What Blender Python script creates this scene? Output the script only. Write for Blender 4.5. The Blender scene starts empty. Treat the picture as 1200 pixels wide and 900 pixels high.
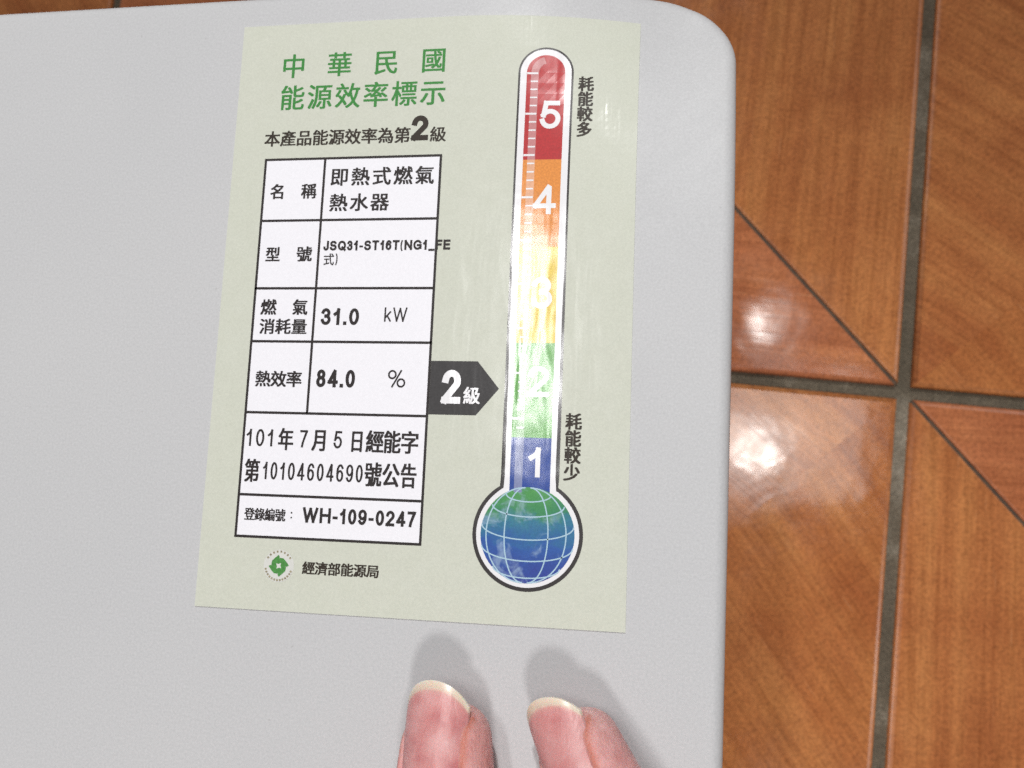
import bpy, bmesh, math, random
from mathutils import Matrix, Vector
import numpy as np

random.seed(7)
MM = 0.001
scene = bpy.context.scene
COL = scene.collection

# ------------------------------------------------------------------ camera
cam_data = bpy.data.cameras.new('camera')
cam = bpy.data.objects.new('camera', cam_data)
COL.objects.link(cam)
scene.camera = cam
cam_data.sensor_width = 36.0
cam_data.lens = 32.4
cam_data.clip_start = 0.01
cam_data.clip_end = 50.0
cx = (0.985034, 0.040651, -0.1675)
cy = (-0.016313, 0.989415, 0.144191)
cz = (0.171588, -0.1393, 0.975271)
cam.matrix_world = Matrix(((cx[0], cy[0], cz[0], 0.041371),
                           (cx[1], cy[1], cz[1], -0.032982),
                           (cx[2], cy[2], cz[2], 0.143662),
                           (0, 0, 0, 1)))
cam_data.dof.use_dof = True
cam_data.dof.focus_distance = 0.147
cam_data.dof.aperture_fstop = 34.0

# ------------------------------------------------------------------ room light
world = bpy.data.worlds.new('World')
scene.world = world
world.use_nodes = True
bg = world.node_tree.nodes['Background']
bg.inputs['Color'].default_value = (0.95, 0.97, 1.0, 1)
bg.inputs['Strength'].default_value = 0.12

def lamp(name, kind, loc, energy, color=(1, 1, 1), size=0.1, size_y=None, target=None):
    d = bpy.data.lights.new(name, kind)
    d.energy = energy
    d.color = color
    if kind == 'AREA':
        d.shape = 'RECTANGLE' if size_y else 'DISK'
        d.size = size
        if size_y:
            d.size_y = size_y
    else:
        d.shadow_soft_size = size
    o = bpy.data.objects.new(name, d)
    COL.objects.link(o)
    o.location = loc
    if target is not None:
        o.rotation_euler = (Vector(target) - Vector(loc)).to_track_quat('-Z', 'Y').to_euler()
    return o

lamp('ceiling_bulb', 'POINT', (0.262, -0.65, 1.10), 20.5, (1.0, 0.975, 0.955), 0.09)
lamp('ceiling_tube', 'AREA', (-0.294, 0.40, 1.9), 8.4, (1.0, 0.99, 0.98), 0.075, 0.50)
down = lamp('added_spot', 'SPOT', (0.02, 1.60, 1.9), 132.0, (1.0, 0.995, 0.985), 0.06, target=(0.01, -0.203, 0.0))  # added spot; its cone edge stands in for shade on the upper-right floor
down.data.spot_size = 2 * math.radians(8.4)
down.data.spot_blend = 0.5
lamp('ceiling_bare_bulb', 'POINT', (0.247, 0.154, 1.9), 4.6, (1.0, 0.97, 0.93), 0.032)
lamp('ceiling_small_bulb', 'POINT', (0.271, 0.479, 1.9), 1.3, (1.0, 0.97, 0.93), 0.02)
lamp('ceiling_diffuser', 'AREA', (0.30, 0.19, 1.95), 2.0, (1.0, 0.97, 0.94), 0.46, 0.30)

scene.cycles.use_denoising = False      # keep a little sensor-like grain
scene.cycles.use_light_tree = False
scene.view_settings.view_transform = 'Standard'
scene.view_settings.look = 'None'
scene.view_settings.gamma = 1.0
scene.view_settings.exposure = -0.05
scene.view_settings.use_curve_mapping = False

# ------------------------------------------------------------------ helpers
def srgb(r, g, b):
    f = lambda c: (c / 255 / 12.92) if c / 255 <= 0.04045 else ((c / 255 + 0.055) / 1.055) ** 2.4
    return (f(r), f(g), f(b), 1.0)

class Mat:
    """small wrapper round a node material"""
    def __init__(self, name):
        self.m = bpy.data.materials.new(name)
        self.m.use_nodes = True
        self.nt = self.m.node_tree
        self.b = self.nt.nodes['Principled BSDF']
    def n(self, t, **kw):
        x = self.nt.nodes.new(t)
        for k, v in kw.items():
            setattr(x, k, v)
        return x
    def l(self, a, b):
        self.nt.links.new(a, b)
    def set(self, **kw):
        for k, v in kw.items():
            self.b.inputs[k.replace('_', ' ')].default_value = v
        return self
    def coords(self, scale=(1, 1, 1), rot=(0, 0, 0), loc=(0, 0, 0)):
        tc = self.n('ShaderNodeTexCoord')
        mp = self.n('ShaderNodeMapping')
        mp.inputs['Scale'].default_value = scale
        mp.inputs['Rotation'].default_value = rot
        mp.inputs['Location'].default_value = loc
        self.l(tc.outputs['Object'], mp.inputs['Vector'])
        return mp.outputs['Vector']
    def noise(self, vec, scale, detail=3.0, rough=0.5, dist=0.0):
        t = self.n('ShaderNodeTexNoise')
        t.inputs['Scale'].default_value = scale
        t.inputs['Detail'].default_value = detail
        t.inputs['Roughness'].default_value = rough
        t.inputs['Distortion'].default_value = dist
        self.l(vec, t.inputs['Vector'])
        return t.outputs['Fac']
    def ramp(self, fac, stops):
        r = self.n('ShaderNodeValToRGB')
        e = r.color_ramp.elements
        while len(e) < len(stops):
            e.new(0.5)
        for i, (p, c) in enumerate(stops):
            e[i].position = p
            e[i].color = c
        self.l(fac, r.inputs['Fac'])
        return r.outputs['Color']
    def bump(self, fac, strength, dist):
        bp = self.n('ShaderNodeBump')
        bp.inputs['Strength'].default_value = strength
        bp.inputs['Distance'].default_value = dist
        self.l(fac, bp.inputs['Height'])
        return bp.outputs['Normal']
    def mix(self, fac, a, b, mode='MIX'):
        x = self.n('ShaderNodeMix', data_type='RGBA', blend_type=mode)
        if isinstance(fac, float):
            x.inputs[0].default_value = fac
        else:
            self.l(fac, x.inputs[0])
        for s, i in ((a, 6), (b, 7)):
            if isinstance(s, tuple):
                x.inputs[i].default_value = s
            else:
                self.l(s, x.inputs[i])
        return x.outputs[2]

def link(name, me, parent=None, mats=()):
    for m in mats:
        me.materials.append(m)
    o = bpy.data.objects.new(name, me)
    COL.objects.link(o)
    if parent is not None:
        o.parent = parent
    return o

def empty(name, loc=(0, 0, 0)):
    o = bpy.data.objects.new(name, None)
    o.empty_display_size = 0.02
    COL.objects.link(o)
    o.location = loc
    return o

def tag(o, label=None, cat=None, kind=None, group=None):
    for k, v in (('label', label), ('category', cat), ('kind', kind), ('group', group)):
        if v:
            o[k] = v
    return o

def shade(me, smooth=True):
    me.polygons.foreach_set('use_smooth', [smooth] * len(me.polygons))

# ------------------------------------------------------------------ materials
def tile_material(name, ang, seed, tint, edge=False):
    M = Mat(name)
    v = M.coords((1, 1, 1), (0, 0, ang), (seed * 0.37, seed * 0.71, 0))
    sx = M.n('ShaderNodeMapping')
    sx.inputs['Scale'].default_value = (1.0, 0.035, 1.0)
    M.l(v, sx.inputs['Vector'])
    fine = M.noise(sx.outputs['Vector'], 560, 4, 0.65, 0.05)
    wide = M.noise(sx.outputs['Vector'], 110, 3, 0.5, 0.15)
    blot = M.noise(v, 26, 3, 0.55, 0.4)
    spk = M.noise(v, 900, 2, 0.6)
    a = M.ramp(wide, [(0.28, tint[0]), (0.50, tint[1]), (0.74, tint[2])])
    g = M.ramp(fine, [(0.30, (0.72, 0.66, 0.60, 1)), (0.55, (1, 1, 1, 1)), (0.75, (1.12, 1.10, 1.06, 1))])
    c = M.mix(0.85, a, g, 'MULTIPLY')
    h = M.ramp(blot, [(0.3, (0.86, 0.76, 0.70, 1)), (0.62, (1.14, 1.18, 1.10, 1))])
    c = M.mix(0.7, c, h, 'MULTIPLY')
    s = M.ramp(spk, [(0.25, (0.62, 0.60, 0.58, 1)), (0.62, (1.22, 1.20, 1.16, 1))])
    c = M.mix(0.7, c, s, 'MULTIPLY')
    mot = M.ramp(M.noise(v, 210, 4, 0.7), [(0.32, (0.80, 0.74, 0.70, 1)), (0.66, (1.08, 1.10, 1.06, 1))])
    c = M.mix(0.55, c, mot, 'MULTIPLY')
    scr = M.ramp(M.noise(sx.outputs['Vector'], 1500, 1, 0.3), [(0.76, (0, 0, 0, 1)), (0.82, (0.35, 0.35, 0.35, 1))])
    c = M.mix(scr, c, srgb(214, 160, 116))
    M.l(c, M.b.inputs['Base Color'])
    # dust and faint scuffs change the gloss
    rr = M.ramp(M.noise(v, 60, 4, 0.6), [(0.35, (0.07, 0.07, 0.07, 1)), (0.7, (0.15, 0.15, 0.15, 1))])
    if edge:
        M.set(Roughness=0.42)
    else:
        M.l(rr, M.b.inputs['Roughness'])
    M.set(Specular_IOR_Level=0.55)
    hills = M.noise(v, 34, 3, 0.5, 0.3)
    n1 = M.bump(hills, 0.055, 0.0035)
    b2 = M.n('ShaderNodeBump')
    b2.inputs['Strength'].default_value = 0.02
    b2.inputs['Distance'].default_value = 0.0003
    M.l(fine, b2.inputs['Height'])
    M.l(n1, b2.inputs['Normal'])
    M.l(b2.outputs['Normal'], M.b.inputs['Normal'])
    return M.m

TINT_A = (srgb(162, 97, 58), srgb(179, 113, 69), srgb(190, 126, 78))
TINT_B = (srgb(166, 99, 66), srgb(177, 108, 73), srgb(186, 118, 80))
TINT_C = (srgb(168, 102, 60), srgb(178, 112, 67), srgb(186, 122, 74))
def pair(*a):
    return tile_material(*a), tile_material(a[0] + '_worn_edge', *a[1:], edge=True)
HALF_MATS = {
    'long': [pair('tile_grain_long_%d' % i, a, i, TINT_A) for i, a in enumerate((0.02, -0.03))],
    'cross': [pair('tile_grain_cross_%d' % i, math.pi / 2 + a, 4 + i, TINT_B) for i, a in enumerate((0.03, -0.05))],
    'diag': [pair('tile_grain_diagonal_%d' % i, -math.radians(42) + a, 8 + i, TINT_C) for i, a in enumerate((0.0, 0.05))],
    'diag2': [pair('tile_grain_counter_%d' % i, -math.radians(58) + a, 12 + i, TINT_A) for i, a in enumerate((0.0, 0.04))],
}

def grout_material():
    M = Mat('grout')
    v = M.coords()
    c = M.ramp(M.noise(v, 17, 6, 0.7), [(0.34, srgb(80, 72, 58)), (0.52, srgb(112, 102, 86)), (0.68, srgb(166, 158, 142))])
    g = M.ramp(M.noise(v, 850, 4, 0.75), [(0.3, (0.42, 0.42, 0.42, 1)), (0.66, (1.2, 1.2, 1.2, 1))])
    M.l(M.mix(0.8, c, g, 'MULTIPLY'), M.b.inputs['Base Color'])
    M.set(Roughness=0.9)
    M.l(M.bump(M.noise(v, 600, 4, 0.7), 0.9, 0.0012), M.b.inputs['Normal'])
    return M.m
GROUT = grout_material()

def groove_material():
    M = Mat('tile_groove')
    v = M.coords()
    M.l(M.ramp(M.noise(v, 260, 4, 0.6), [(0.3, srgb(56, 42, 30)), (0.7, srgb(90, 70, 50))]), M.b.inputs['Base Color'])
    M.set(Roughness=0.7)
    return M.m
GROOVE = groove_material()

def panel_material():
    M = Mat('grey_powder_coat')
    v = M.coords()
    c = M.ramp(M.noise(v, 9, 3, 0.5), [(0.3, (0.565, 0.568, 0.578, 1)), (0.7, (0.60, 0.60, 0.606, 1))])
    s = M.ramp(M.noise(v, 2600, 2, 0.6), [(0.25, (0.90, 0.90, 0.90, 1)), (0.7, (1.03, 1.03, 1.03, 1))])
    c = M.mix(1.0, c, s, 'MULTIPLY')
    # a few specks of dust
    d = M.ramp(M.noise(v, 700, 1, 0.4), [(0.79, (1, 1, 1, 1)), (0.84, (0.84, 0.83, 0.82, 1))])
    M.l(M.mix(1.0, c, d, 'MULTIPLY'), M.b.inputs['Base Color'])
    rr = M.ramp(M.noise(v, 38, 5, 0.65, 0.6), [(0.35, (0.40, 0.40, 0.40, 1)), (0.7, (0.58, 0.58, 0.58, 1))])
    M.l(rr, M.b.inputs['Roughness'])
    M.set(Specular_IOR_Level=0.32)
    M.l(M.bump(M.noise(v, 1500, 3, 0.5), 0.12, 0.0002), M.b.inputs['Normal'])
    return M.m
PANEL = panel_material()

def casing_material():
    M = Mat('casing_grey')
    v = M.coords()
    M.l(M.ramp(M.noise(v, 30, 3), [(0.3, (0.40, 0.40, 0.41, 1)), (0.7, (0.46, 0.46, 0.47, 1))]), M.b.inputs['Base Color'])
    M.set(Roughness=0.5)
    return M.m
CASING = casing_material()

def print_material(name, col, vary=0.05, fn=None, gloss=0.12):
    """ink or paper under the thin clear film that covers the sticker"""
    M = Mat(name)
    v = M.coords()
    spk = M.ramp(M.noise(v, 3200, 2, 0.6), [(0.3, (1 - vary * 1.6,) * 3 + (1,)), (0.7, (1 + vary * 0.5,) * 3 + (1,))])
    base = fn(M, v) if fn else col
    M.l(M.mix(1.0, base, spk, 'MULTIPLY'), M.b.inputs['Base Color'])
    M.set(Roughness=0.55, Specular_IOR_Level=0.25, Coat_Weight=gloss, Coat_IOR=1.46 if gloss > 0.5 else 1.4, Coat_Roughness=0.15)
    # the film has wrinkles that run up and down the sheet
    mp = M.n('ShaderNodeMapping')
    mp.inputs['Scale'].default_value = (1.0, 0.16, 1.0)
    M.l(v, mp.inputs['Vector'])
    w1 = M.noise(mp.outputs['Vector'], 260, 2, 0.5, 0.6)
    bp = M.bump(w1, 0.5, 0.00016)
    w2 = M.noise(v, 90, 2, 0.5, 0.3)
    b2 = M.n('ShaderNodeBump')
    b2.inputs['Strength'].default_value = 0.5
    b2.inputs['Distance'].default_value = 0.00035
    M.l(w2, b2.inputs['Height'])
    M.l(bp, b2.inputs['Normal'])
    M.l(b2.outputs['Normal'], M.b.inputs['Coat Normal'])
    return M.m

def paper_fn(M, v):
    return M.ramp(M.noise(v, 300, 4, 0.6), [(0.3, (0.63, 0.648, 0.553, 1)), (0.7, (0.648, 0.665, 0.575, 1))])
PAPER = print_material('pale_green_paper', None, 0.045, paper_fn)
WHITE = print_material('white_cell_print', (0.91, 0.90, 0.945, 1), 0.03)
BRIGHT = print_material('white_ink', (0.87, 0.86, 0.88, 1), 0.02, gloss=1.0)
BLACK = print_material('black_ink', (0.030, 0.024, 0.024, 1), 0.1)
BROWNBLACK = print_material('brown_black_ink', (0.040, 0.030, 0.022, 1), 0.1)
CHAR = print_material('charcoal_ink', (0.058, 0.055, 0.056, 1), 0.12, gloss=0.04)
GREEN = print_material('green_ink', srgb(64, 140, 66), 0.1)
OUTLINE = print_material('outline_ink', (0.040, 0.034, 0.034, 1), 0.1, gloss=1.0)

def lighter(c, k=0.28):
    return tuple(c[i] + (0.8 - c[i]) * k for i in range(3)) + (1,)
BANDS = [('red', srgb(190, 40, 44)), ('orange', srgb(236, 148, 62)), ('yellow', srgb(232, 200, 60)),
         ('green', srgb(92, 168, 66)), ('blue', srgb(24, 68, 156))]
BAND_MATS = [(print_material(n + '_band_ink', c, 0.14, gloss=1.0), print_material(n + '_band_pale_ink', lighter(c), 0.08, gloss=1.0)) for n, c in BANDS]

def globe_fn(M, v):
    sep = M.n('ShaderNodeSeparateXYZ')
    M.l(v, sep.inputs[0])
    nz = M.noise(v, 330, 4, 0.6, 0.4)
    ad = M.n('ShaderNodeMath', operation='MULTIPLY_ADD')
    M.l(nz, ad.inputs[0])
    ad.inputs[1].default_value = 0.0075
    M.l(sep.outputs['Y'], ad.inputs[2])
    mr = M.n('ShaderNodeMapRange')
    mr.inputs['From Min'].default_value = -0.0400
    mr.inputs['From Max'].default_value = -0.0245
    M.l(ad.outputs[0], mr.inputs['Value'])
    g = M.ramp(mr.outputs[0], [(0.0, srgb(52, 64, 152)), (0.38, srgb(46, 92, 168)), (0.62, srgb(52, 124, 150)), (0.72, srgb(60, 138, 96)), (1.0, srgb(82, 160, 74))])
    cl = M.ramp(M.noise(v, 260, 5, 0.6, 0.8), [(0.54, (0, 0, 0, 1)), (0.66, (0.5, 0.5, 0.5, 1))])
    return M.mix(cl, g, srgb(170, 196, 220))
GLOBE = print_material('globe_print', None, 0.1, globe_fn, 1.0)
GLOBELINE = print_material('globe_line_ink', srgb(176, 206, 222), 0.04)
EMBLEM_TAN = print_material('emblem_tan_ink', srgb(168, 158, 130), 0.3)
EMBLEM_WHITE = print_material('emblem_white_ink', (0.70, 0.70, 0.66, 1), 0.04)
EMBLEM_GREEN = print_material('emblem_green_ink', srgb(84, 150, 76), 0.2)

# ------------------------------------------------------------------ floor of tiles
FLOOR_Z = -0.160
floor_me = bpy.data.meshes.new('floor')
S = 1.35
floor_me.from_pydata([(-S, -S, 0), (S, -S, 0), (S, S, 0), (-S, S, 0)], [], [(0, 1, 2, 3)])
floor = link('floor', floor_me, None, [GROUT])
floor.location = (0.1133, 0.0098, FLOOR_Z - 0.0022)
floor.rotation_euler = (0, 0, -math.radians(4.6))
tag(floor, 'brown wood-look tiled floor with dark grout lines', None, 'structure')

def inset(poly, ds):
    """move each edge of a convex ccw polygon inwards by its own distance"""
    n = len(poly)
    lines = []
    for i in range(n):
        a, b = Vector(poly[i]), Vector(poly[(i + 1) % n])
        d = (b - a).normalized()
        nrm = Vector((-d.y, d.x))
        lines.append((a + nrm * ds[i], d))
    out = []
    for i in range(n):
        p, d = lines[i - 1]
        q, e = lines[i]
        den = d.x * e.y - d.y * e.x
        t = ((q.x - p.x) * e.y - (q.y - p.y) * e.x) / den
        out.append(p + d * t)
    return out

def slab(poly, weights, profile, skirt):
    """profile: (inset, z) rings from outer bottom to inner top"""
    bm = bmesh.new()
    rings = []
    for d, z in profile:
        rings.append([bm.verts.new((p.x, p.y, z)) for p in inset(poly, [d * w + s for w, s in zip(weights, skirt)])])
    n = len(poly)
    for a, b in zip(rings, rings[1:]):
        for i in range(n):
            f = bm.faces.new((a[i], a[(i + 1) % n], b[(i + 1) % n], b[i]))
            f.smooth = True
            f.material_index = 1
    bm.faces.new(rings[-1])
    me = bpy.data.meshes.new('tile_half')
    bm.to_mesh(me)
    bm.free()
    return me

T = 0.300
G = 0.0040
E = T - G
PROFILE = [(0, -0.0040), (0, -0.0012), (0.00030, -0.00045), (0.0008, -0.00012), (0.0016, 0.0)]

def half_meshes(kind):
    """kind: groove on the falling diagonal, or a plain printed seam on the rising one"""
    h = E / 2
    if kind == 'groove':
        pa = [(h, h), (-h, h), (h, -h)]          # upper right
        pb = [(-h, -h), (h, -h), (-h, h)]        # lower left
        w, sk = [1, 0.3, 1], [0, 0.0006, 0]        # edge 1 is the diagonal
        return slab(pa, w, [(d * (0.6 if 0 else 1), z) for d, z in PROFILE], sk), slab(pb, w, PROFILE, sk)
    pa = [(-h, h), (-h, -h), (h, h)]             # upper left
    pb = [(h, -h), (h, h), (-h, -h)]             # lower right
    w, sk = [1, 0, 1], [0, 0.00001, 0]
    return slab(pa, w, PROFILE, sk), slab(pb, w, PROFILE, sk)

bed_me = bpy.data.meshes.new('tile_bed')
hb = E / 2 - 0.0004
bed_me.from_pydata([(-hb, -hb, -0.0011), (hb, -hb, -0.0011), (hb, hb, -0.0011), (-hb, hb, -0.0011),
                    (-hb, -hb, -0.0021), (hb, -hb, -0.0021), (hb, hb, -0.0021), (-hb, hb, -0.0021)], [],
                   [(0, 1, 2, 3), (0, 4, 5, 1), (1, 5, 6, 2), (2, 6, 7, 3), (3, 7, 4, 0)])
bed_me.materials.append(GROOVE)
HM = {}
for kind, mats in (('groove', ('long', 'cross')), ('seam', ('diag2', 'diag'))):
    for v in range(2):
        a, b = half_meshes(kind)
        if kind == 'groove':
            ma, mb = ('long', 'cross') if v == 0 else ('cross', 'long')
        else:
            ma, mb = 'diag2', 'diag'
        for half, mm in ((a, HALF_MATS[ma][v]), (b, HALF_MATS[mb][v])):
            half.materials.append(mm[0])
            half.materials.append(mm[1])
        HM[kind, v] = (a, b)
TOP = 0.0022
for i in range(-4, 4):
    for j in range(-4, 4):
        groove = (i + j) % 2 != 0                # the pair on the falling diagonal at the crossing
        kind = 'groove' if groove else 'seam'
        v = (i % 2) if groove else ((i // 2) % 2)
        v = 1 if (i, j) == (0, -1) else (0 if (i, j) == (-1, 0) else v)
        t = link('tile', bed_me, floor)
        t.location = ((i + 0.5) * T, (j + 0.5) * T, TOP)
        t.rotation_euler = (random.uniform(-1, 1) * 0.0012, random.uniform(-1, 1) * 0.0012, 0)
        for me in HM[kind, v]:
            link('tile_half', me, t)

# ------------------------------------------------------------------ water heater lying on its back
X_R, Y_T, X_L, Y_B, RC = 51.1, 57.3, -310.0, -545.0, 13.5

def drop(x, y):
    """the pressed cover falls away towards its upper right corner (mm)"""
    u = max(0.0, (x - 2.0) / 33.0)
    v = max(0.0, (y - 8.0) / 43.2)
    u = u * u if u < 1.0 else 1 + 2 * (min(u, 1.25) - 1) - 2 * (min(u, 1.25) - 1) ** 2
    v = v * v if v < 1.0 else 1 + 1.2 * (v - 1)
    return -5.6 * u * v

def outline():
    pts = []
    def arc(cx_, cy_, a0, n=22):
        for k in range(n + 1):
            a = math.radians(a0 + 90 * k / n)
            pts.append((cx_ + RC * math.cos(a), cy_ + RC * math.sin(a)))
    def edge(a, b, n):
        for k in range(1, n):
            pts.append((a[0] + (b[0] - a[0]) * k / n, a[1] + (b[1] - a[1]) * k / n))
    arc(X_R - RC, Y_T - RC, 0)
    edge((X_R - RC, Y_T), (X_L + RC, Y_T), 40)
    arc(X_L + RC, Y_T - RC, 90)
    edge((X_L, Y_T - RC), (X_L, Y_B + RC), 40)
    arc(X_L + RC, Y_B + RC, 180)
    edge((X_L + RC, Y_B), (X_R - RC - 8, Y_B), 30)
    arc(X_R - RC - 8, Y_B + RC, 270)
    edge((X_R - 8, Y_B + RC), (X_R, Y_T - RC), 60)
    return [Vector((a, b)) for a, b in pts]

heater = empty('water_heater', (0.13 * -1, -0.243, FLOOR_Z))
def heater_mesh():
    o = outline()
    n = len(o)
    nrm = []
    for i in range(n):
        d = (o[(i + 1) % n] - o[i - 1]).normalized()
        nrm.append(Vector((-d.y, d.x)))
    RF = 2.0
    vs, fs = [], []
    rings = []
    def ring(fn):
        rings.append(list(range(len(vs), len(vs) + n)))
        for i in range(n):
            vs.append(fn(i))
    # skirt and rounded edge
    ring(lambda i: (o[i].x + nrm[i].x * 0.8, o[i].y + nrm[i].y * 0.8, -48))
    ring(lambda i: (o[i].x, o[i].y, -46))
    ring(lambda i: (o[i].x, o[i].y, drop(o[i].x, o[i].y) * 0.9 - 12))
    for k in range(11):
        a = math.pi / 2 * k / 10
        t = RF * (1 - math.cos(a))
        z = RF * (math.sin(a) - 1)
        def fn(i, t=t, z=z):
            p = o[i] + nrm[i] * t
            return (p.x, p.y, z + drop(p.x, p.y))
        ring(fn)
    c = Vector((-60.0, -120.0))
    inner = [o[i] + nrm[i] * RF for i in range(n)]
    for f in (0.015, 0.03, 0.05, 0.07, 0.09, 0.11, 0.13, 0.15, 0.175, 0.20, 0.23, 0.26, 0.3, 0.35, 0.42, 0.5, 0.6, 0.72, 0.85):
        def fn(i, f=f):
            p = inner[i].lerp(c, f)
            return (p.x, p.y, drop(p.x, p.y))
        ring(fn)
    for a, b in zip(rings, rings[1:]):
        for i in range(n):
            fs.append((a[i], a[(i + 1) % n], b[(i + 1) % n], b[i]))
    vs.append((c.x, c.y, 0))
    for i in range(n):
        fs.append((rings[-1][i], rings[-1][(i + 1) % n], len(vs) - 1))
    off = Vector(heater.location) / MM
    me = bpy.data.meshes.new('front_cover')
    me.from_pydata([((a - off.x) * MM, (b - off.y) * MM, (z - off.z) * MM) for a, b, z in vs], [], fs)
    shade(me)
    return me
link('front_cover', heater_mesh(), heater, [PANEL])

bm = bmesh.new()
bmesh.ops.create_cube(bm, size=1)
bmesh.ops.scale(bm, vec=(0.346, 0.59, 0.122), verts=bm.verts)
bmesh.ops.bevel(bm, geom=bm.edges[:], offset=0.006, segments=3, affect='EDGES')
me = bpy.data.meshes.new('back_casing')
bm.to_mesh(me); bm.free()
casing = link('back_casing', me, heater, [CASING])
casing.location = (0.0, 0.0, 0.061)
tag(heater, 'light grey gas water heater lying flat, its smooth cover carrying a sticker', 'water heater')

# ------------------------------------------------------------------ sticker
label = empty('energy_label', (0, 0, 0.00002))
tag(label, 'pale green energy rating sticker with a coloured thermometer on the grey cover', 'sticker')
THICK = 0.19

def lz(x, y, layer):
    return drop(x, y) + THICK + layer * 0.012

def to_mesh(name, polys_v, polys_f, layer, smooth=False, zoff=None):
    me = bpy.data.meshes.new(name)
    me.from_pydata([(x * MM, y * MM, (lz(x, y, layer) + (zoff[i] if zoff else 0)) * MM) for i, (x, y) in enumerate(polys_v)], [], polys_f)
    return me

def grid(x0, x1, y0, y1, step=2.0):
    nx = max(1, int(math.ceil((x1 - x0) / step)))
    ny = max(1, int(math.ceil((y1 - y0) / step)))
    vs = [(x0 + (x1 - x0) * i / nx, y0 + (y1 - y0) * j / ny) for j in range(ny + 1) for i in range(nx + 1)]
    fs = [(j * (nx + 1) + i, j * (nx + 1) + i + 1, (j + 1) * (nx + 1) + i + 1, (j + 1) * (nx + 1) + i) for j in range(ny) for i in range(nx)]
    return vs, fs

class Ink:
    """collects flat printed shapes (mm on the sticker) into one mesh"""
    def __init__(self, layer):
        self.v, self.f, self.z, self.layer, self.k = [], [], [], layer, 0
    def add(self, vs, fs, dz=None):
        o = len(self.v)
        self.k += 1
        z = (self.k % 5) * 0.0014 if dz is None else dz
        self.v += [(a, b) for a, b in vs]
        self.z += [z] * len(vs)
        self.f += [tuple(i + o for i in f) for f in fs]
    def rect(self, x0, x1, y0, y1):
        self.add(*grid(x0, x1, y0, y1))
    def ribbon(self, pts, t, closed=False, cap=True):
        P = [Vector(p) for p in pts]
        n = len(P)
        if cap and not closed:
            P[0] = P[0] - (P[1] - P[0]).normalized() * t / 2
            P[-1] = P[-1] + (P[-1] - P[-2]).normalized() * t / 2
        L, R_ = [], []
        for i in range(n):
            a = P[i - 1] if (i > 0 or closed) else P[i]
            b = P[(i + 1) % n] if (i < n - 1 or closed) else P[i]
            d1 = (P[i] - a).normalized() if (P[i] - a).length > 1e-9 else (b - P[i]).normalized()
            d2 = (b - P[i]).normalized() if (b - P[i]).length > 1e-9 else d1
            n1, n2 = Vector((-d1.y, d1.x)), Vector((-d2.y, d2.x))
            m = (n1 + n2)
            m = n1 if m.length < 1e-6 else m.normalized()
            s = min(1 / max(0.35, m.dot(n1)), 2.2)
            L.append(P[i] + m * t / 2 * s)
            R_.append(P[i] - m * t / 2 * s)
        vs = L + R_
        fs = []
        for i in range(n if closed else n - 1):
            j = (i + 1) % n
            fs.append((i, n + i, n + j, j))
        self.add([tuple(v) for v in vs], fs)
    def poly(self, pts):
        self.add(pts, [tuple(range(len(pts)))])
    def build(self, name, mat, parent):
        me = to_mesh(name, self.v, self.f, self.layer, zoff=self.z)
        return link(name, me, parent, [mat])

# --- glyphs. Chinese characters come from the built-in font; figures and Latin are drawn strokes
CHARS = sorted(set('中華民國能源效率標示本產品為第級名稱即熱式燃氣水器型號消耗量年月日經字公告登錄編：濟部局較多少'))
def load_chars():
    out, obs = {}, []
    for ch in CHARS:
        cu = bpy.data.curves.new('glyph', 'FONT')
        cu.body = ch
        cu.resolution_u = 3
        ob = bpy.data.objects.new('glyph', cu)
        COL.objects.link(ob)
        obs.append((ch, ob, cu))
    bpy.context.view_layer.update()
    dg = bpy.context.evaluated_depsgraph_get()
    for ch, ob, cu in obs:
        m = ob.evaluated_get(dg).to_mesh()
        out[ch] = ([(v.co.x, v.co.y) for v in m.vertices], [tuple(p.vertices) for p in m.polygons])
        ob.evaluated_get(dg).to_mesh_clear()
    for ch, ob, cu in obs:
        bpy.data.objects.remove(ob)
        bpy.data.curves.remove(cu)
    return out
GL = load_chars()

def han(ink, ch, x0, x1, y0, y1, bold=0.0):
    """one character whose square spans x0..x1, y0..y1; bold = extra stroke width in mm"""
    vs, fs = GL[ch]
    f = lambda p: (x0 + (p[0] - 0.04) / 0.92 * (x1 - x0), y0 + (p[1] + 0.085) / 0.93 * (y1 - y0))
    base = [f(p) for p in vs]
    shifts = [(0, 0)] if bold <= 0 else [(0, 0), (bold / 2, bold / 4), (-bold / 2, bold / 4), (bold / 2, -bold / 4), (-bold / 2, -bold / 4)]
    for k, (dx, dy) in enumerate(shifts):
        ink.add([(a + dx, b + dy) for a, b in base], fs, dz=k * 0.0012)

def han_row(ink, text, x0, x1, y0, y1, w=None, bold=0.0, slope=0.0):
    n = len(text)
    w = w or (x1 - x0) / n * 0.96
    for i, ch in enumerate(text):
        a = x0 + (x1 - w - x0) * (i / (n - 1) if n > 1 else 0)
        han(ink, ch, a, a + w, y0 + slope * i, y1 + slope * i, bold)

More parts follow.
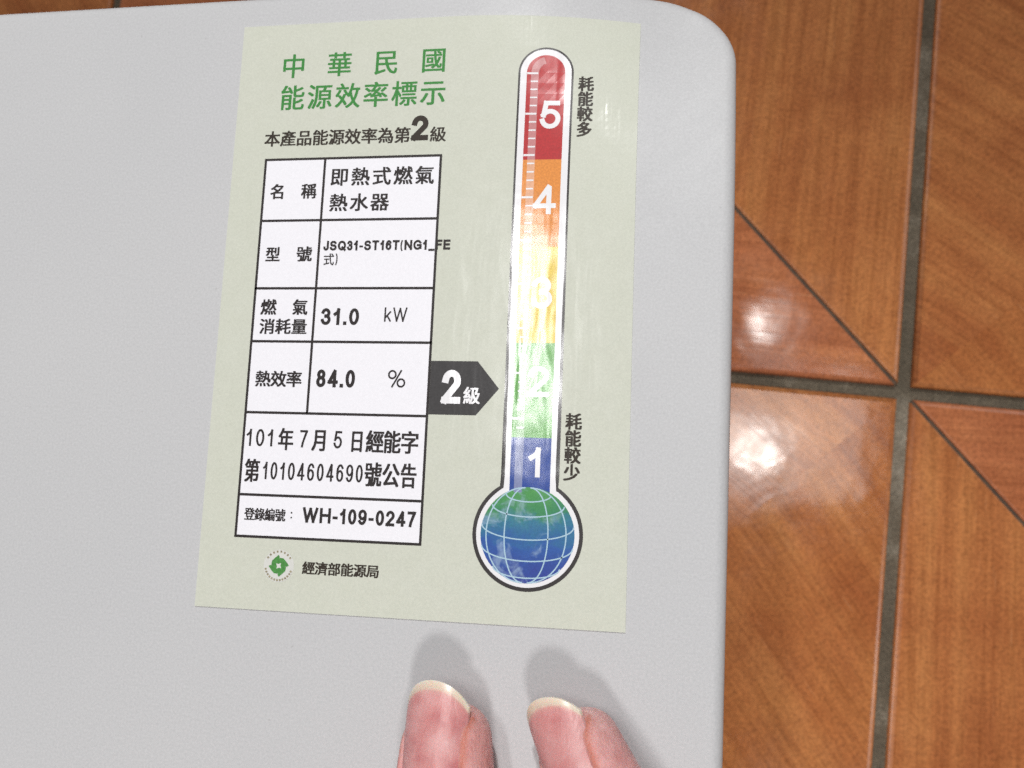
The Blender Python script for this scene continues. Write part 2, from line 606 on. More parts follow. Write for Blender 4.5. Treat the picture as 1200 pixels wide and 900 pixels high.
def arc(cx_, cy_, rx, ry, a0, a1, n=20):
    return [(cx_ + rx * math.cos(math.radians(a0 + (a1 - a0) * k / n)), cy_ + ry * math.sin(math.radians(a0 + (a1 - a0) * k / n))) for k in range(n + 1)]
SIX = [arc(.5, .31, .5, .31, 0, 360, 30), arc(.54, .56, .54, .44, 38, 180, 14) + [(0, .31)]]
GLY = {
    '0': (.52, [arc(.5, .5, .5, .5, 0, 360, 36)]),
    '1': (.42, [[(.72, 0), (.72, 1)], [(.72, .98), (.5, .80), (.06, .68)]]),
    '2': (.54, [arc(.5, .72, .48, .28, 172, -32, 18) + [(.06, .06), (0, 0)], [(0, 0), (1, 0)]]),
    '3': (.52, [arc(.47, .76, .44, .24, 165, -90, 18), arc(.5, .27, .5, .27, 90, -168, 20)]),
    '4': (.56, [[(.70, 1), (0, .25), (1, .25)], [(.74, 0), (.74, .95)]]),
    '5': (.53, [[(.92, 1), (.2, 1), (.06, .48)], [(.06, .50)] + arc(.48, .325, .5, .325, 128, -165, 20)]),
    '6': (.53, SIX),
    '7': (.51, [[(0, 1), (1, 1), (.62, .52), (.40, .22), (.32, 0)]]),
    '8': (.52, [arc(.5, .77, .42, .23, 0, 360, 26), arc(.5, .27, .5, .27, 0, 360, 28)]),
    '9': (.53, [[(1 - a, 1 - b) for a, b in s] for s in SIX]),
    'W': (.98, [[(0, 1), (.25, 0), (.5, .97), (.75, 0), (1, 1)]]),
    'H': (.70, [[(0, 0), (0, 1)], [(1, 0), (1, 1)], [(0, .52), (1, .52)]]),
    'J': (.50, [[(1, 1), (1, .28)] + arc(.5, .28, .5, .28, 0, -175, 16)]),
    'S': (.64, [arc(.5, .75, .46, .25, 25, 235, 18) + arc(.5, .27, .5, .27, 70, -165, 20)]),
    'Q': (.76, [arc(.5, .5, .5, .5, 0, 360, 36), [(.60, .26), (1.0, -.06)]]),
    'T': (.62, [[(0, 1), (1, 1)], [(.5, 0), (.5, 1)]]),
    'N': (.70, [[(0, 0), (0, 1)], [(1, 0), (1, 1)], [(0, 1), (1, 0)]]),
    'G': (.76, [arc(.52, .5, .52, .5, 38, 322, 28), [(1, .12), (1, .46), (.56, .46)]]),
    'F': (.58, [[(0, 0), (0, 1), (1, 1)], [(0, .52), (.86, .52)]]),
    'E': (.62, [[(1, 0), (0, 0), (0, 1), (1, 1)], [(0, .52), (.92, .52)]]),
    'k': (.48, [[(0, 0), (0, 1)], [(.95, .70), (.05, .24)], [(.38, .42), (1, 0)]]),
    '(': (.26, [arc(1.0, .42, 1.0, .66, 115, 245, 14)]),
    ')': (.26, [arc(0.0, .42, 1.0, .66, 65, -65, 14)]),
    '-': (.34, [[(.05, .36), (.95, .36)]]),
    '_': (.55, [[(0, -.16), (1, -.16)]]),
    '.': (.18, 'dot'),
    '%': (.92, [arc(.22, .76, .22, .24, 0, 360, 22), arc(.78, .24, .22, .24, 0, 360, 22), [(.76, 1), (.24, 0)]]),
    ':': (.2, 'colon'),
}

def latin(ink, text, x0, x1, y0, y1, weight=0.16, gap=0.10, slope=0.0):
    """fit text between x0 and x1; weight is stroke width over cap height"""
    h = y1 - y0
    adv = [GLY[c][0] for c in text]
    tot = sum(adv) + gap * (len(text) - 1)
    sx = (x1 - x0) / (tot * h)
    t = weight * h
    x = x0
    for c, a in zip(text, adv):
        w = a * h * sx
        yy = y0 + slope * (x - x0)
        st = GLY[c][1]
        if st == 'dot':
            ink.rect(x + w / 2 - t * .55, x + w / 2 + t * .55, yy, yy + t * 1.1)
        else:
            tt = min(t, w * 0.48)
            for s in st:
                full = len(s) > 20 and abs(s[0][0] - s[-1][0]) < 1e-6 and abs(s[0][1] - s[-1][1]) < 1e-6
                P = [(x + tt / 2 + u * (w - tt), yy + t / 2 + v * (h - t)) for u, v in s]
                if full:
                    ink.ribbon(P[:-1], tt, closed=True)
                else:
                    run = [P[0]]
                    for a_, b_, c_ in zip(P, P[1:], P[2:] + [None]):
                        run.append(b_)
                        if c_ is None:
                            break
                        d1 = (Vector(b_) - Vector(a_)).normalized()
                        d2 = (Vector(c_) - Vector(b_)).normalized()
                        if d1.dot(d2) < 0.45:          # a sharp corner starts a new stroke
                            ink.ribbon(run, tt)
                            run = [b_]
                    ink.ribbon(run, tt)
        x += w + gap * h * sx

# --- the sheet itself, with its thickness
def sheet():
    x0, x1, y0, y1 = -35.0, 35.0, -50.0, 51.1
    vs, fs = grid(x0, x1, y0, y1, 1.4)
    nx = int(math.ceil((x1 - x0) / 1.4)); ny = int(math.ceil((y1 - y0) / 1.4))
    top = []
    for i, (x, y) in enumerate(vs):
        top.append((x, y, lz(x, y, 0)))
    border = [i for i in range(nx + 1)] + [(j + 1) * (nx + 1) - 1 for j in range(1, ny + 1)] + \
             [ny * (nx + 1) + i for i in range(nx - 1, -1, -1)] + [j * (nx + 1) for j in range(ny - 1, 0, -1)]
    o = len(top)
    for i in border:
        x, y, z = top[i]
        top.append((x, y, z - THICK))
    n = len(border)
    for k in range(n):
        fs.append((border[k], o + k, o + (k + 1) % n, border[(k + 1) % n]))
    me = bpy.data.meshes.new('paper_sheet')
    me.from_pydata([(a * MM, b * MM, c * MM) for a, b, c in top], [], fs)
    return me
link('paper_sheet', sheet(), label, [PAPER])

# --- headings
k = Ink(2)
for ch, x in zip('中華民國', (-27.2, -18.75, -10.3, -1.85)):
    han(k, ch, x, x + 4.25, 41.05, 45.45, 0.15)
k.build('title_text', GREEN, label)
k = Ink(2)
han_row(k, '能源效率標示', -27.05, 2.6, 35.15, 39.65, 4.3, 0.15)
k.build('title_text', GREEN, label)
k = Ink(2)
han_row(k, '本產品能源效率為第', -29.35, -3.15, 28.55, 31.3, 2.72, 0.15)
latin(k, '2', -2.95, 0.0, 28.85, 33.3, 0.215)
han(k, '級', 0.4, 3.05, 28.55, 31.2, 0.12)
k.build('statement_text', BROWNBLACK, label)

# --- table
XS = (-28.84, -18.0, 2.44)
YS = (26.1, 15.12, 3.23, -5.92, -17.97, -31.6, -38.38)
frame = Ink(3)
LW = 0.42
for i, y in enumerate(YS):
    frame.rect(XS[0] - LW / 2, XS[2] + LW / 2, y - LW / 2, y + LW / 2)
frame.rect(XS[0] - LW / 2, XS[0] + LW / 2, YS[6], YS[0])
frame.rect(XS[2] - LW / 2, XS[2] + LW / 2, YS[6], YS[0])
frame.rect(XS[1] - LW / 2, XS[1] + LW / 2, YS[4], YS[0])
table = frame.build('data_table', BLACK, label)
def cell(x0, x1, y1, y0):
    k = Ink(1)
    k.rect(x0 + 0.1, x1 - 0.1, y0 + 0.1, y1 - 0.1)
    k.build('cell', WHITE, table)
for i in range(4):
    cell(XS[0], XS[1], YS[i], YS[i + 1])
    cell(XS[1], XS[2], YS[i], YS[i + 1])
cell(XS[0], XS[2], YS[4], YS[5])
cell(XS[0], XS[2], YS[5], YS[6])
def put(fn, name='cell_text', mat=BLACK, layer=4, parent=table):
    k = Ink(layer)
    fn(k)
    return k.build(name, mat, parent)
put(lambda k: (han(k, '名', -27.5, -24.95, 19.0, 21.65, .16), han(k, '稱', -21.85, -19.25, 19.0, 21.65, .16)))
put(lambda k: (han_row(k, '即熱式燃氣', -16.75, 1.35, 21.15, 24.3, 3.1, .16), han_row(k, '熱水器', -16.6, -6.25, 16.65, 19.7, 3.05, .16)))
put(lambda k: (han(k, '型', -27.45, -24.95, 7.9, 10.45, .16), han(k, '號', -21.85, -19.25, 7.9, 10.5, .16)))
put(lambda k: (latin(k, 'JSQ31-ST16T(NG1_FE', -17.2, 4.85, 9.75, 11.45, .215, .10), han(k, '式', -17.0, -15.2, 7.2, 9.25, .06), latin(k, ')', -15.0, -14.55, 7.5, 9.2, .12)), layer=5)
put(lambda k: (han(k, '燃', -27.55, -24.9, -1.35, 1.3, .16), han(k, '氣', -21.85, -19.3, -1.35, 1.3, .16), han_row(k, '消耗量', -27.5, -19.2, -4.65, -2.05, 2.6, .16)))
put(lambda k: (latin(k, '31.0', -16.75, -10.1, -3.05, -0.2, .19, .12), latin(k, 'kW', -5.75, -1.85, -2.45, -0.05, .115, .12)))
put(lambda k: han_row(k, '熱效率', -27.5, -19.4, -13.6, -10.95, 2.6, .16))
put(lambda k: (latin(k, '84.0', -16.8, -10.1, -13.55, -10.6, .19, .12), latin(k, '%', -4.5, -1.5, -13.4, -10.5, .10)))
def date_line(k):
    for c, x0, x1 in (('1', -28.35, -27.2), ('0', -26.6, -25.15), ('1', -24.6, -23.45), ('7', -18.95, -17.6), ('5', -13.05, -11.6)):
        latin(k, c, x0, x1, -23.6, -20.75, .125)
    k.k = 0
    for c, x0, x1 in (('年', -22.6, -20.1), ('月', -16.7, -14.2), ('日', -10.2, -7.95), ('經', -7.45, -4.6), ('能', -4.5, -1.75), ('字', -1.6, 1.25)):
        han(k, c, x0, x1, -24.1, -20.5, .20)
def number_line(k):
    han(k, '第', -28.1, -25.6, -29.5, -25.75, .20)
    latin(k, '10104604690', -25.0, -7.75, -29.0, -26.15, .12, .20)
    for c, x0, x1 in (('號', -7.35, -4.65), ('公', -4.4, -1.65), ('告', -1.35, 1.2)):
        han(k, c, x0, x1, -29.55, -25.7, .20)
put(date_line)
put(number_line)
put(lambda k: (han_row(k, '登錄編號', -27.55, -20.5, -35.75, -33.75, 1.70, .11), k.rect(-19.55, -19.3, -34.4, -34.15), k.rect(-19.55, -19.3, -35.2, -34.95)))
put(lambda k: latin(k, 'WH-109-0247', -17.5, 1.5, -35.75, -33.3, .19, .11))

# --- grade arrow
k = Ink(2)
k.poly([(2.66, -17.66), (10.45, -17.66), (14.05, -13.3), (10.4, -8.9), (2.66, -8.9)])
arrow = k.build('grade_arrow', CHAR, label)
put(lambda k: (latin(k, '2', 4.65, 7.8, -15.85, -10.35, .20), han(k, '級', 8.35, 10.95, -15.85, -13.1, .14)), 'arrow_text', BRIGHT, 4, arrow)

# --- thermometer
TX, TW, TOPY = 19.6, 4.62, 40.55
BX, BY, BR = 19.5, -36.1, 8.7
def thermo_outline(inset_):
    w = TW - inset_
    r = BR - inset_
    dy = math.sqrt(max(0.01, r * r - w * w))
    pts = arc(TX, TOPY, w, w, 0, 180, 30)
    y1 = BY + dy
    for q in range(1, 40):
        pts.append((TX - w, TOPY + (y1 - TOPY) * q / 40))
    a0 = math.degrees(math.atan2(dy, -w))
    a1 = math.degrees(math.atan2(dy, w)) + 360
    pts += arc(BX, BY, r, r, a0, a1, 60)
    for q in range(1, 40):
        pts.append((TX + w, y1 + (TOPY - y1) * q / 40))
    return pts
po, pi_ = thermo_outline(0.0), thermo_outline(0.2)
def loft(ink, a, b):
    n = len(a)
    ink.add(a + b, [(i, (i + 1) % n, n + (i + 1) % n, n + i) for i in range(n)], 0)
def blend_inset():
    # the line is thin at the top and thick round the bulb
    out = []
    for (x, y) in po:
        t = 0.34 if y > 10 else (0.34 + 0.26 * min(1.0, (10 - y) / 36))
        if y > TOPY:
            d = Vector((x - TX, y - TOPY)); d = d * (1 - t / d.length); out.append((TX + d.x, TOPY + d.y))
        elif abs(x - TX) > TW - 0.01 and y > BY + 6:
            out.append((x - math.copysign(t, x - TX), y - (0.25 if y < BY + 7.5 else 0)))
        else:
            d = Vector((x - BX, y - BY)); d = d * (1 - t / d.length); out.append((BX + d.x, BY + d.y))
    return out
inner = blend_inset()
k = Ink(3)
loft(k, po, inner)
thermo = k.build('thermometer', OUTLINE, label)
k = Ink(2)
k.rect(TX - TW + 0.2, TX + TW - 0.2, BY + 6.5, TOPY)
k.add([(TX, TOPY)] + arc(TX, TOPY, TW - 0.2, TW - 0.2, 0, 180, 30), [(0, i, i + 1) for i in range(1, 31)])
k.add([(BX, BY)] + arc(BX, BY, BR - 0.2, BR - 0.2, 0, 360, 60), [(0, i, i + 1) for i in range(1, 61)], 0.002)
k.build('tube_backing', BRIGHT, thermo)
IW = 3.2
EDGES = (TOPY, 25.0, 10.05, -5.8, -21.0, -29.6)
SX0, SX1 = TX - IW + 0.72, TX - IW + 2.0
for i in range(5):
    k = Ink(3)
    y1, y0 = EDGES[i], EDGES[i + 1]
    k.rect(TX - IW, TX + IW, y0, y1)
    if i == 0:
        k.add([(TX, TOPY)] + arc(TX, TOPY, IW, IW, 0, 180, 24), [(0, j, j + 1) for j in range(1, 25)])
    band = k.build('color_band', BAND_MATS[i][0], thermo)
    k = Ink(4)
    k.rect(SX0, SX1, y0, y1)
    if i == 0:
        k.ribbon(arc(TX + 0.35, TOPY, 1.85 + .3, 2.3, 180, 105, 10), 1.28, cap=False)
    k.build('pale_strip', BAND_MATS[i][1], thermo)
k = Ink(5)
y = 40.4
q = 0
while y > -19.5:
    major = q % 5 == 0
    k.rect((TX - IW + 0.05) if major else SX0, SX1 - 0.1, y - (0.17 if major else 0.13), y + (0.17 if major else 0.13))
    y -= 1.46
    q += 1
k.build('scale_tick_marks', BRIGHT, thermo)
for ch, x0, x1, y0, y1 in (('5', 18.95, 22.4, 30.4, 35.4), ('4', 18.35, 22.15, 15.55, 20.55), ('3', 18.7, 22.1, -0.2, 5.05), ('2', 18.6, 22.15, -14.5, -9.55), ('1', 19.2, 21.6, -27.2, -22.5)):
    put(lambda k: latin(k, ch, x0, x1, y0, y1, .165), 'band_number', BRIGHT, 5, thermo)

# --- globe at the foot of the thermometer
GX, GY, GR = 19.5, -36.15, 7.4
k = Ink(4)
vs = [(GX, GY)]
for r in (0.25, 0.5, 0.75, 1.0):
    vs += arc(GX, GY, GR * r, GR * r, 0, 360, 48)[:-1]
fs = [(0, 1 + i, 1 + (i + 1) % 48) for i in range(48)]
for r in range(3):
    fs += [(1 + r * 48 + i, 1 + (r + 1) * 48 + i, 1 + (r + 1) * 48 + (i + 1) % 48, 1 + r * 48 + (i + 1) % 48) for i in range(48)]
k.add(vs, fs, 0)
k.build('globe', GLOBE, thermo)
LINES = []
for phi in (61.6, 40, 12, -15, -45):                 # parallels of a globe tipped 18 degrees towards the reader
    p, t = math.radians(phi), math.radians(18)
    LINES.append([(math.cos(p) * math.cos(a), math.sin(p) * math.cos(t) + math.cos(p) * math.sin(t) * math.sin(a))
                  for a in [math.pi + math.pi * q / 28 for q in range(29)]])
for half in (-0.86, -0.47, 0.46, 0.84):              # meridians
    LINES.append([(half * math.cos(a) + (0.05 if half > 0 else -0.05) * math.sin(a) ** 2 - 0.02, 0.985 * math.sin(a)) for a in [math.radians(90 - 180 * q / 36) for q in range(37)]])
for idx, ln in enumerate(LINES):
    k = Ink(5)
    k.k = idx % 5
    k.ribbon([(GX + x * GR, GY + y * GR) for x, y in ln], 0.20, cap=False)
    k.build('globe_line', GLOBELINE, thermo)

# --- side captions and the agency's line
def column(text, x0, x1, ytop, ybot):
    k = Ink(2)
    n = len(text)
    hh = (ytop - ybot) / n
    for i, ch in enumerate(text):
        dx = -0.02 * i
        han(k, ch, x0 + dx, x1 + dx, ytop - (i + 1) * hh + 0.12, ytop - i * hh, .20)
    k.build('caption_text', BROWNBLACK, label)
column('耗能較多', 25.15, 27.55, 39.9, 28.85)
column('耗能較少', 25.0, 27.4, -17.0, -27.65)
put(lambda k: han_row(k, '經濟部能源局', -16.85, -4.05, -43.95, -41.95, 2.02, .14), 'agency_text', BROWNBLACK, 2, label)

EX, EY = -20.95, -42.85
k = Ink(2)
k.add([(EX, EY)] + arc(EX, EY, 2.6, 2.6, 0, 360, 40), [(0, i, i + 1) for i in range(1, 41)])
emblem = k.build('agency_emblem', EMBLEM_WHITE, label)
k = Ink(4)
for a in list(range(35, 150, 16)) + list(range(195, 345, 12)):      # ring of tiny lettering, too small to read
    p = (EX + 2.28 * math.cos(math.radians(a)), EY + 2.28 * math.sin(math.radians(a)))
    q = Vector((math.cos(math.radians(a)), math.sin(math.radians(a))))
    k.ribbon([(p[0] - q.x * .16, p[1] - q.y * .16), (p[0] + q.x * .16, p[1] + q.y * .16)], 0.30, cap=False)
k.build('emblem_ring', EMBLEM_TAN, emblem)
k = Ink(4)
for s in range(4):                                                   # pinwheel of four hooked blades round a pale star
    a = math.radians(90 * s + 8)
    pts = []
    for r, da in ((0.30, 0.0), (0.62, 45.0), (0.30, 90.0), (0.95, 94.0), (1.28, 76.0), (1.42, 50.0), (1.42, 24.0), (1.74, -4.0), (1.40, -12.0), (1.05, -6.0)):
        t = a + math.radians(da)
        pts.append((EX + r * math.cos(t), EY + r * math.sin(t)))
    k.poly(pts[::1])
k.build('emblem_blades', EMBLEM_GREEN, emblem)

# ------------------------------------------------------------------ the hand
def tube(rings_, seg=28):
    """closed loft: rings = (centre, right, up, half width, half height up, half height down)"""
    vs, fs = [], []
    for c, r, u, w, hu, hd in rings_:
        for i in range(seg):
            a = 2 * math.pi * i / seg
            s, q = math.cos(a), math.sin(a)
            p = c + r * (w * s) + u * ((hu if q > 0 else hd) * q)
            vs.append(p)
    n = len(rings_)
    for j in range(n - 1):
        for i in range(seg):
            fs.append((j * seg + i, j * seg + (i + 1) % seg, (j + 1) * seg + (i + 1) % seg, (j + 1) * seg + i))
    fs.append(tuple(range(seg - 1, -1, -1)))
    fs.append(tuple((n - 1) * seg + i for i in range(seg)))
    return vs, fs

class Finger:
    def __init__(self, pts, radii, roll, nail_w, nail_l):
        """pts tip -> knuckle in mm, radii = (half width, half height) at each point"""
        self.p = [Vector(p) for p in pts]
        self.r = radii
        self.roll = math.radians(roll)
        self.nw, self.nl = nail_w, nail_l
        ax = (self.p[0] - self.p[1]).normalized()
        right = ax.cross(Vector((0, 0, 1))).normalized()
        up = right.cross(ax).normalized()
        c, s = math.cos(self.roll), math.sin(self.roll)
        self.ax, self.right, self.up = ax, right * c - up * s, up * c + right * s
        self.base = None
    def rings(self):
        path, rad = [], []
        P = self.p
        ext = [P[0] * 2 - P[1]] + P + [P[-1] * 2 - P[-2]]
        for i in range(1, len(ext) - 2):
            for j in range(10):
                t = j / 10
                path.append(0.5 * ((2 * ext[i]) + (ext[i + 1] - ext[i - 1]) * t + (2 * ext[i - 1] - 5 * ext[i] + 4 * ext[i + 1] - ext[i + 2]) * t * t + (3 * ext[i] - ext[i - 1] - 3 * ext[i + 1] + ext[i + 2]) * t ** 3))
                a, b = self.r[i - 1], self.r[i]
                rad.append((a[0] + (b[0] - a[0]) * t, a[1] + (b[1] - a[1]) * t))
        path.append(P[-1]); rad.append(self.r[-1])
        out = []
        # rounded tip
        w0, h0 = rad[0]
        for q in range(10, 0, -1):
            a = math.pi / 2 * q / 10
            c = path[0] + self.ax * (w0 * 0.86 * math.sin(a))
            k_ = max(0.05, math.cos(a) ** 0.8)
            out.append((c - self.up * h0 * 0.10 * math.sin(a), self.right, self.up, w0 * k_, h0 * k_ * 0.92, h0 * k_))
        for i in range(len(path)):
            d = (path[max(0, i - 1)] - path[min(len(path) - 1, i + 1)]).normalized()
            fade = max(0.0, 1 - i / 26)
            rt = d.cross(Vector((0, 0, 1))).normalized()
            u = rt.cross(d).normalized()
            c, s = math.cos(self.roll * fade), math.sin(self.roll * fade)
            r2, u2 = rt * c - u * s, u * c + rt * s
            out.append((path[i], r2, u2, rad[i][0], rad[i][1] * 0.94, rad[i][1] * 1.04))
        return out

FINGERS = {
    'middle': Finger([(9.9, -66.3, 7.2), (11.6, -87, 13.5), (13, -112, 26), (14, -150, 34)], [(6.8, 6.3), (8.7, 7.4), (9.4, 8.8), (10.5, 11)], -22, 5.5, 13.5),
    'index': Finger([(29.3, -65.8, 7.0), (39.2, -84.5, 12.5), (46, -108, 25), (46, -146, 34)], [(6.35, 6.1), (8.7, 7.2), (9.2, 8.6), (10.5, 11)], -31, 5.0, 13.5),
    'ring': Finger([(-8.4, -88.5, 6.8), (-8.6, -108, 14), (-9, -124, 26), (-13, -154, 32)], [(7.2, 6.2), (8.0, 7.1), (9.0, 8.4), (10, 10.5)], -6, 5.2, 13),
    'little': Finger([(-30, -104, 6.2), (-31, -121, 12), (-33, -138, 22), (-38, -161, 29)], [(6.2, 5.4), (6.8, 6.2), (7.6, 7.2), (9, 9.5)], 4, 4.4, 11),
    'thumb': Finger([(74, -142, 9.0), (72, -166, 14), (62, -194, 22), (38, -214, 28)], [(8.6, 7.2), (9.8, 8.4), (11.5, 11), (15, 15)], 24, 6.5, 14),
}

def nail_frame(f):
    """origin at the middle of the nail's root, in mm"""
    c0 = f.p[0] - f.ax * (f.nl - 6.4)
    w, h = f.r[0]
    o = c0 + f.up * (h * 0.955)
    return o

def nail_height(f, l, s):
    """height of the nail plate above the root plane: arched across, slightly along"""
    R_ = f.nw * 1.16
    return -(R_ - math.sqrt(max(0.0, R_ * R_ - s * s))) - max(0.0, l - 4) ** 2 / 150.0 + 0.08

def hand_mesh():
    vs, fs = [], []
    def add(v, f):
        o = len(vs)
        vs.extend(v)
        fs.extend([tuple(i + o for i in q) for q in f])
    for f in FINGERS.values():
        add(*tube(f.rings()))
    X, Z, Yv = Vector((1, 0, 0)), Vector((0, 0, 1)), Vector((0, 1, 0))
    palm = [(Vector((4, -138, 32)), 36, 8), (Vector((4, -146, 33)), 44, 11.5), (Vector((3, -160, 34)), 45.5, 13), (Vector((3, -180, 34)), 43, 14.5),
            (Vector((4, -202, 34)), 39, 16), (Vector((4, -222, 34)), 33, 17), (Vector((4, -238, 35)), 29, 17.5), (Vector((4, -256, 37)), 28, 18),
            (Vector((4, -290, 42)), 31, 22), (Vector((4, -330, 48)), 35, 27), (Vector((4, -352, 52)), 34, 26)]
    add(*tube([(c, X, Z, w, h, h) for c, w, h in palm], 40))
    # web between neighbouring fingers and thumb
    me = bpy.data.meshes.new('hand_rough')
    me.from_pydata([(v.x * MM, v.y * MM, v.z * MM) for v in vs], [], fs)
    ob = bpy.data.objects.new('hand_rough', me)
    COL.objects.link(ob)
    m = ob.modifiers.new('remesh', 'REMESH')
    m.mode = 'VOXEL'
    m.voxel_size = 0.00062
    sm = ob.modifiers.new('smooth', 'SMOOTH')
    sm.factor = 0.5
    sm.iterations = 9
    bpy.context.view_layer.update()
    dg = bpy.context.evaluated_depsgraph_get()
    ev = ob.evaluated_get(dg)
    out = bpy.data.meshes.new_from_object(ev)
    bpy.data.objects.remove(ob)
    bpy.data.meshes.remove(me)
    n = len(out.vertices)
    co = np.empty(n * 3)
    out.vertices.foreach_get('co', co)
    co = co.reshape(-1, 3) / MM
    red = np.zeros(n)
    sst = lambda a, b, x: (lambda t: t * t * (3 - 2 * t))(np.clip((x - a) / (b - a), 0, 1))
    for f in FINGERS.values():
        o = nail_frame(f)
        d = co - np.array(o)
        l = d @ np.array(f.ax)
        s = d @ np.array(f.right)
        u = d @ np.array(f.up)
        near = (l > -8) & (l < f.nl + 6) & (np.abs(s) < f.nw + 4.5) & (u > -7.0)
        R_ = f.nw * 1.16
        plate = -(R_ - np.sqrt(np.clip(R_ * R_ - np.clip(np.abs(s), 0, f.nw) ** 2, 0, None))) - np.clip(l - 4, 0, None) ** 2 / 150.0 + 0.08
        a_s = np.abs(s)
        # under the plate the flesh lies below it
        ins = (1 - sst(f.nw - 1.1, f.nw - 0.2, a_s)) * sst(-0.6, 0.6, l)
        target = plate - 0.55
        du = np.where(u > target, (target - u), 0) * ins * np.where(u > -4.5, 1, 0)
        # lateral folds and the fold at the root
        lat = np.exp(-((a_s - (f.nw + 0.75)) / 0.9) ** 2) * sst(-2.0, 1.0, l) * (1 - sst(f.nl - 5.0, f.nl + 1.0, l))
        root = np.exp(-((l + 1.1) / 1.2) ** 2) * (1 - sst(f.nw, f.nw + 1.5, a_s))
        du = du + (0.6 * lat + 0.45 * root) * sst(-6.5, -3.5, u)
        du = np.where(near, du, 0)
        co += du[:, None] * np.array(f.up)[None, :]
        groove = np.where(s < 0, 0.35, 1.0) * np.exp(-((a_s - (f.nw + 0.05)) / 0.48) ** 2) * sst(-1.0, 1.0, l) * (1 - sst(f.nl - 1, f.nl + 2, l))
        tipred = sst(f.nl - 14, f.nl, l) * 0.15
        red = np.maximum(red, np.where(near & (u > -5), np.maximum(groove * 0.8, tipred), 0))
    out.vertices.foreach_set('co', (co * MM).ravel())
    at = out.attributes.new('flush', 'FLOAT', 'POINT')
    at.data.foreach_set('value', red.astype(np.float32))
    shade(out)
    out.name = 'hand'
    return out

def skin_material():
    M = Mat('skin')
    v = M.coords()
    c = M.ramp(M.noise(v, 150, 4, 0.6, 0.3), [(0.25, srgb(216, 152, 150)), (0.5, srgb(228, 174, 172)), (0.75, srgb(236, 192, 188))])
    fine = M.ramp(M.noise(v, 620, 4, 0.7), [(0.3, (0.86, 0.78, 0.76, 1)), (0.7, (1.06, 1.06, 1.06, 1))])
    c = M.mix(0.9, c, fine, 'MULTIPLY')
    at = M.n('ShaderNodeAttribute', attribute_name='flush')
    c = M.mix(at.outputs['Fac'], c, srgb(198, 112, 88))
    M.l(c, M.b.inputs['Base Color'])
    M.set(Roughness=0.42, Specular_IOR_Level=0.4, Subsurface_Weight=0.25, Subsurface_Scale=0.0018)
    M.b.inputs['Subsurface Radius'].default_value = (1.0, 0.35, 0.2)
    mp = M.n('ShaderNodeMapping')
    mp.inputs['Scale'].default_value = (1.0, 0.4, 1.0)
    M.l(v, mp.inputs['Vector'])
    M.l(M.bump(M.noise(mp.outputs['Vector'], 900, 5, 0.7), 0.7, 0.0004), M.b.inputs['Normal'])
    return M.m

def nail_material():
    M = Mat('nail_plate')
    v = M.coords()
    c = M.ramp(M.noise(v, 190, 3, 0.5, 0.2), [(0.28, srgb(190, 112, 114)), (0.48, srgb(214, 148, 146)), (0.72, srgb(228, 174, 172))])
    at = M.n('ShaderNodeAttribute', attribute_name='pale')
    c = M.mix(at.outputs['Fac'], c, srgb(238, 214, 192))
    M.l(c, M.b.inputs['Base Color'])
    M.set(Roughness=0.38, Specular_IOR_Level=0.45, Subsurface_Weight=0.25, Subsurface_Scale=0.0015)
    M.b.inputs['Subsurface Radius'].default_value = (1.0, 0.4, 0.3)
    mp = M.n('ShaderNodeMapping')
    mp.inputs['Scale'].default_value = (1.0, 0.06, 1.0)
    M.l(v, mp.inputs['Vector'])
    M.l(M.bump(M.noise(mp.outputs['Vector'], 1100, 2, 0.5), 0.45, 0.00025), M.b.inputs['Normal'])
    return M.m

def nail_tip_material():
    M = Mat('nail_free_edge')
    v = M.coords()
    c = M.ramp(M.noise(v, 420, 3, 0.5), [(0.3, srgb(230, 212, 190)), (0.6, srgb(240, 230, 216)), (0.8, srgb(246, 240, 232))])
    at = M.n('ShaderNodeAttribute', attribute_name='pale')
    c = M.mix(at.outputs['Fac'], srgb(236, 208, 186), c)
    M.l(c, M.b.inputs['Base Color'])
    M.set(Roughness=0.32, Subsurface_Weight=0.2, Subsurface_Scale=0.001, Coat_Weight=0.2, Coat_Roughness=0.2)
    return M.m
SKIN, NAIL, NAILTIP = skin_material(), nail_material(), nail_tip_material()

hand = link('hand', hand_mesh(), None, [SKIN])
tag(hand, 'bare hand with short pale-tipped nails, fingertips resting on the grey cover below the sticker', 'hand')

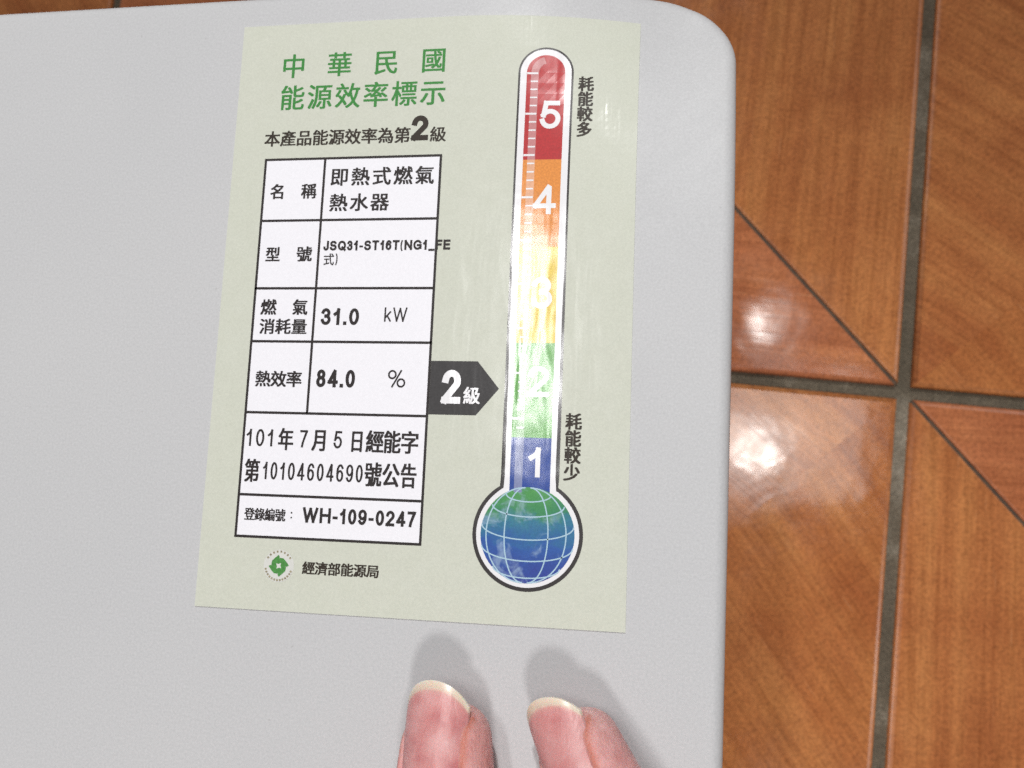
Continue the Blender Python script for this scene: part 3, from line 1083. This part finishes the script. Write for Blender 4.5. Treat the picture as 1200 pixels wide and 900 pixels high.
def nail_meshes(f):
    o = nail_frame(f)
    NS, NL = 22, 26
    free = 1.75
    def end(s):      # rounded free edge
        return f.nl + free - (s / f.nw) ** 2 * 2.3 - abs(s / f.nw) ** 6 * 1.4
    def bed(s):      # where pink turns to white
        return end(s) - 0.55 - 0.4 * (1 - (s / f.nw) ** 2)
    def start(s):
        return -0.9 + (s / f.nw) ** 2 * 1.2
    def make(a, b, n, name, lift=0.0, band=0.055):
        top, bot = [], []
        for i in range(n + 1):
            for j in range(NS + 1):
                s = f.nw * (-1 + 2 * j / NS)
                l = a(s) + (b(s) - a(s)) * i / n
                h = nail_height(f, l, s) + lift
                p = o + f.ax * l + f.right * s + f.up * h
                top.append(p)
                bot.append(p - f.up * 0.42)
        fs = []
        W = NS + 1
        for i in range(n):
            for j in range(NS):
                q = (i * W + j, i * W + j + 1, (i + 1) * W + j + 1, (i + 1) * W + j)
                fs.append(q)
                fs.append(tuple(x + len(top) for x in q[::-1]))
        O = len(top)
        rim = [j for j in range(W)] + [i * W + NS for i in range(1, n + 1)] + [n * W + j for j in range(NS - 1, -1, -1)] + [i * W for i in range(n - 1, 0, -1)]
        B = len(rim)
        side = [top[x] for x in rim] + [bot[x] for x in rim]      # own vertices, so the plate's edge stays crisp
        for k_ in range(B):
            q = (k_ + 1) % B
            fs.append((2 * O + k_, 2 * O + B + k_, 2 * O + B + q, 2 * O + q))
        me = bpy.data.meshes.new(name)
        me.from_pydata([(p.x * MM, p.y * MM, p.z * MM) for p in top + bot + side], [], fs)
        shade(me)
        at = me.attributes.new('pale', 'FLOAT', 'POINT')
        val = [min(1.0, max(0.0, (i / n - (1 - band)) / band)) ** 1.5 for _ in range(2) for i in range(n + 1) for j in range(W)]
        val += [val[x] for x in rim] * 2
        at.data.foreach_set('value', val)
        return me
    nail = link('nail', make(start, bed, NL, 'nail'), hand, [NAIL])
    link('nail_tip', make(bed, end, 8, 'nail_tip', 0.0, 1.0), nail, [NAILTIP])
for f in FINGERS.values():
    nail_meshes(f)
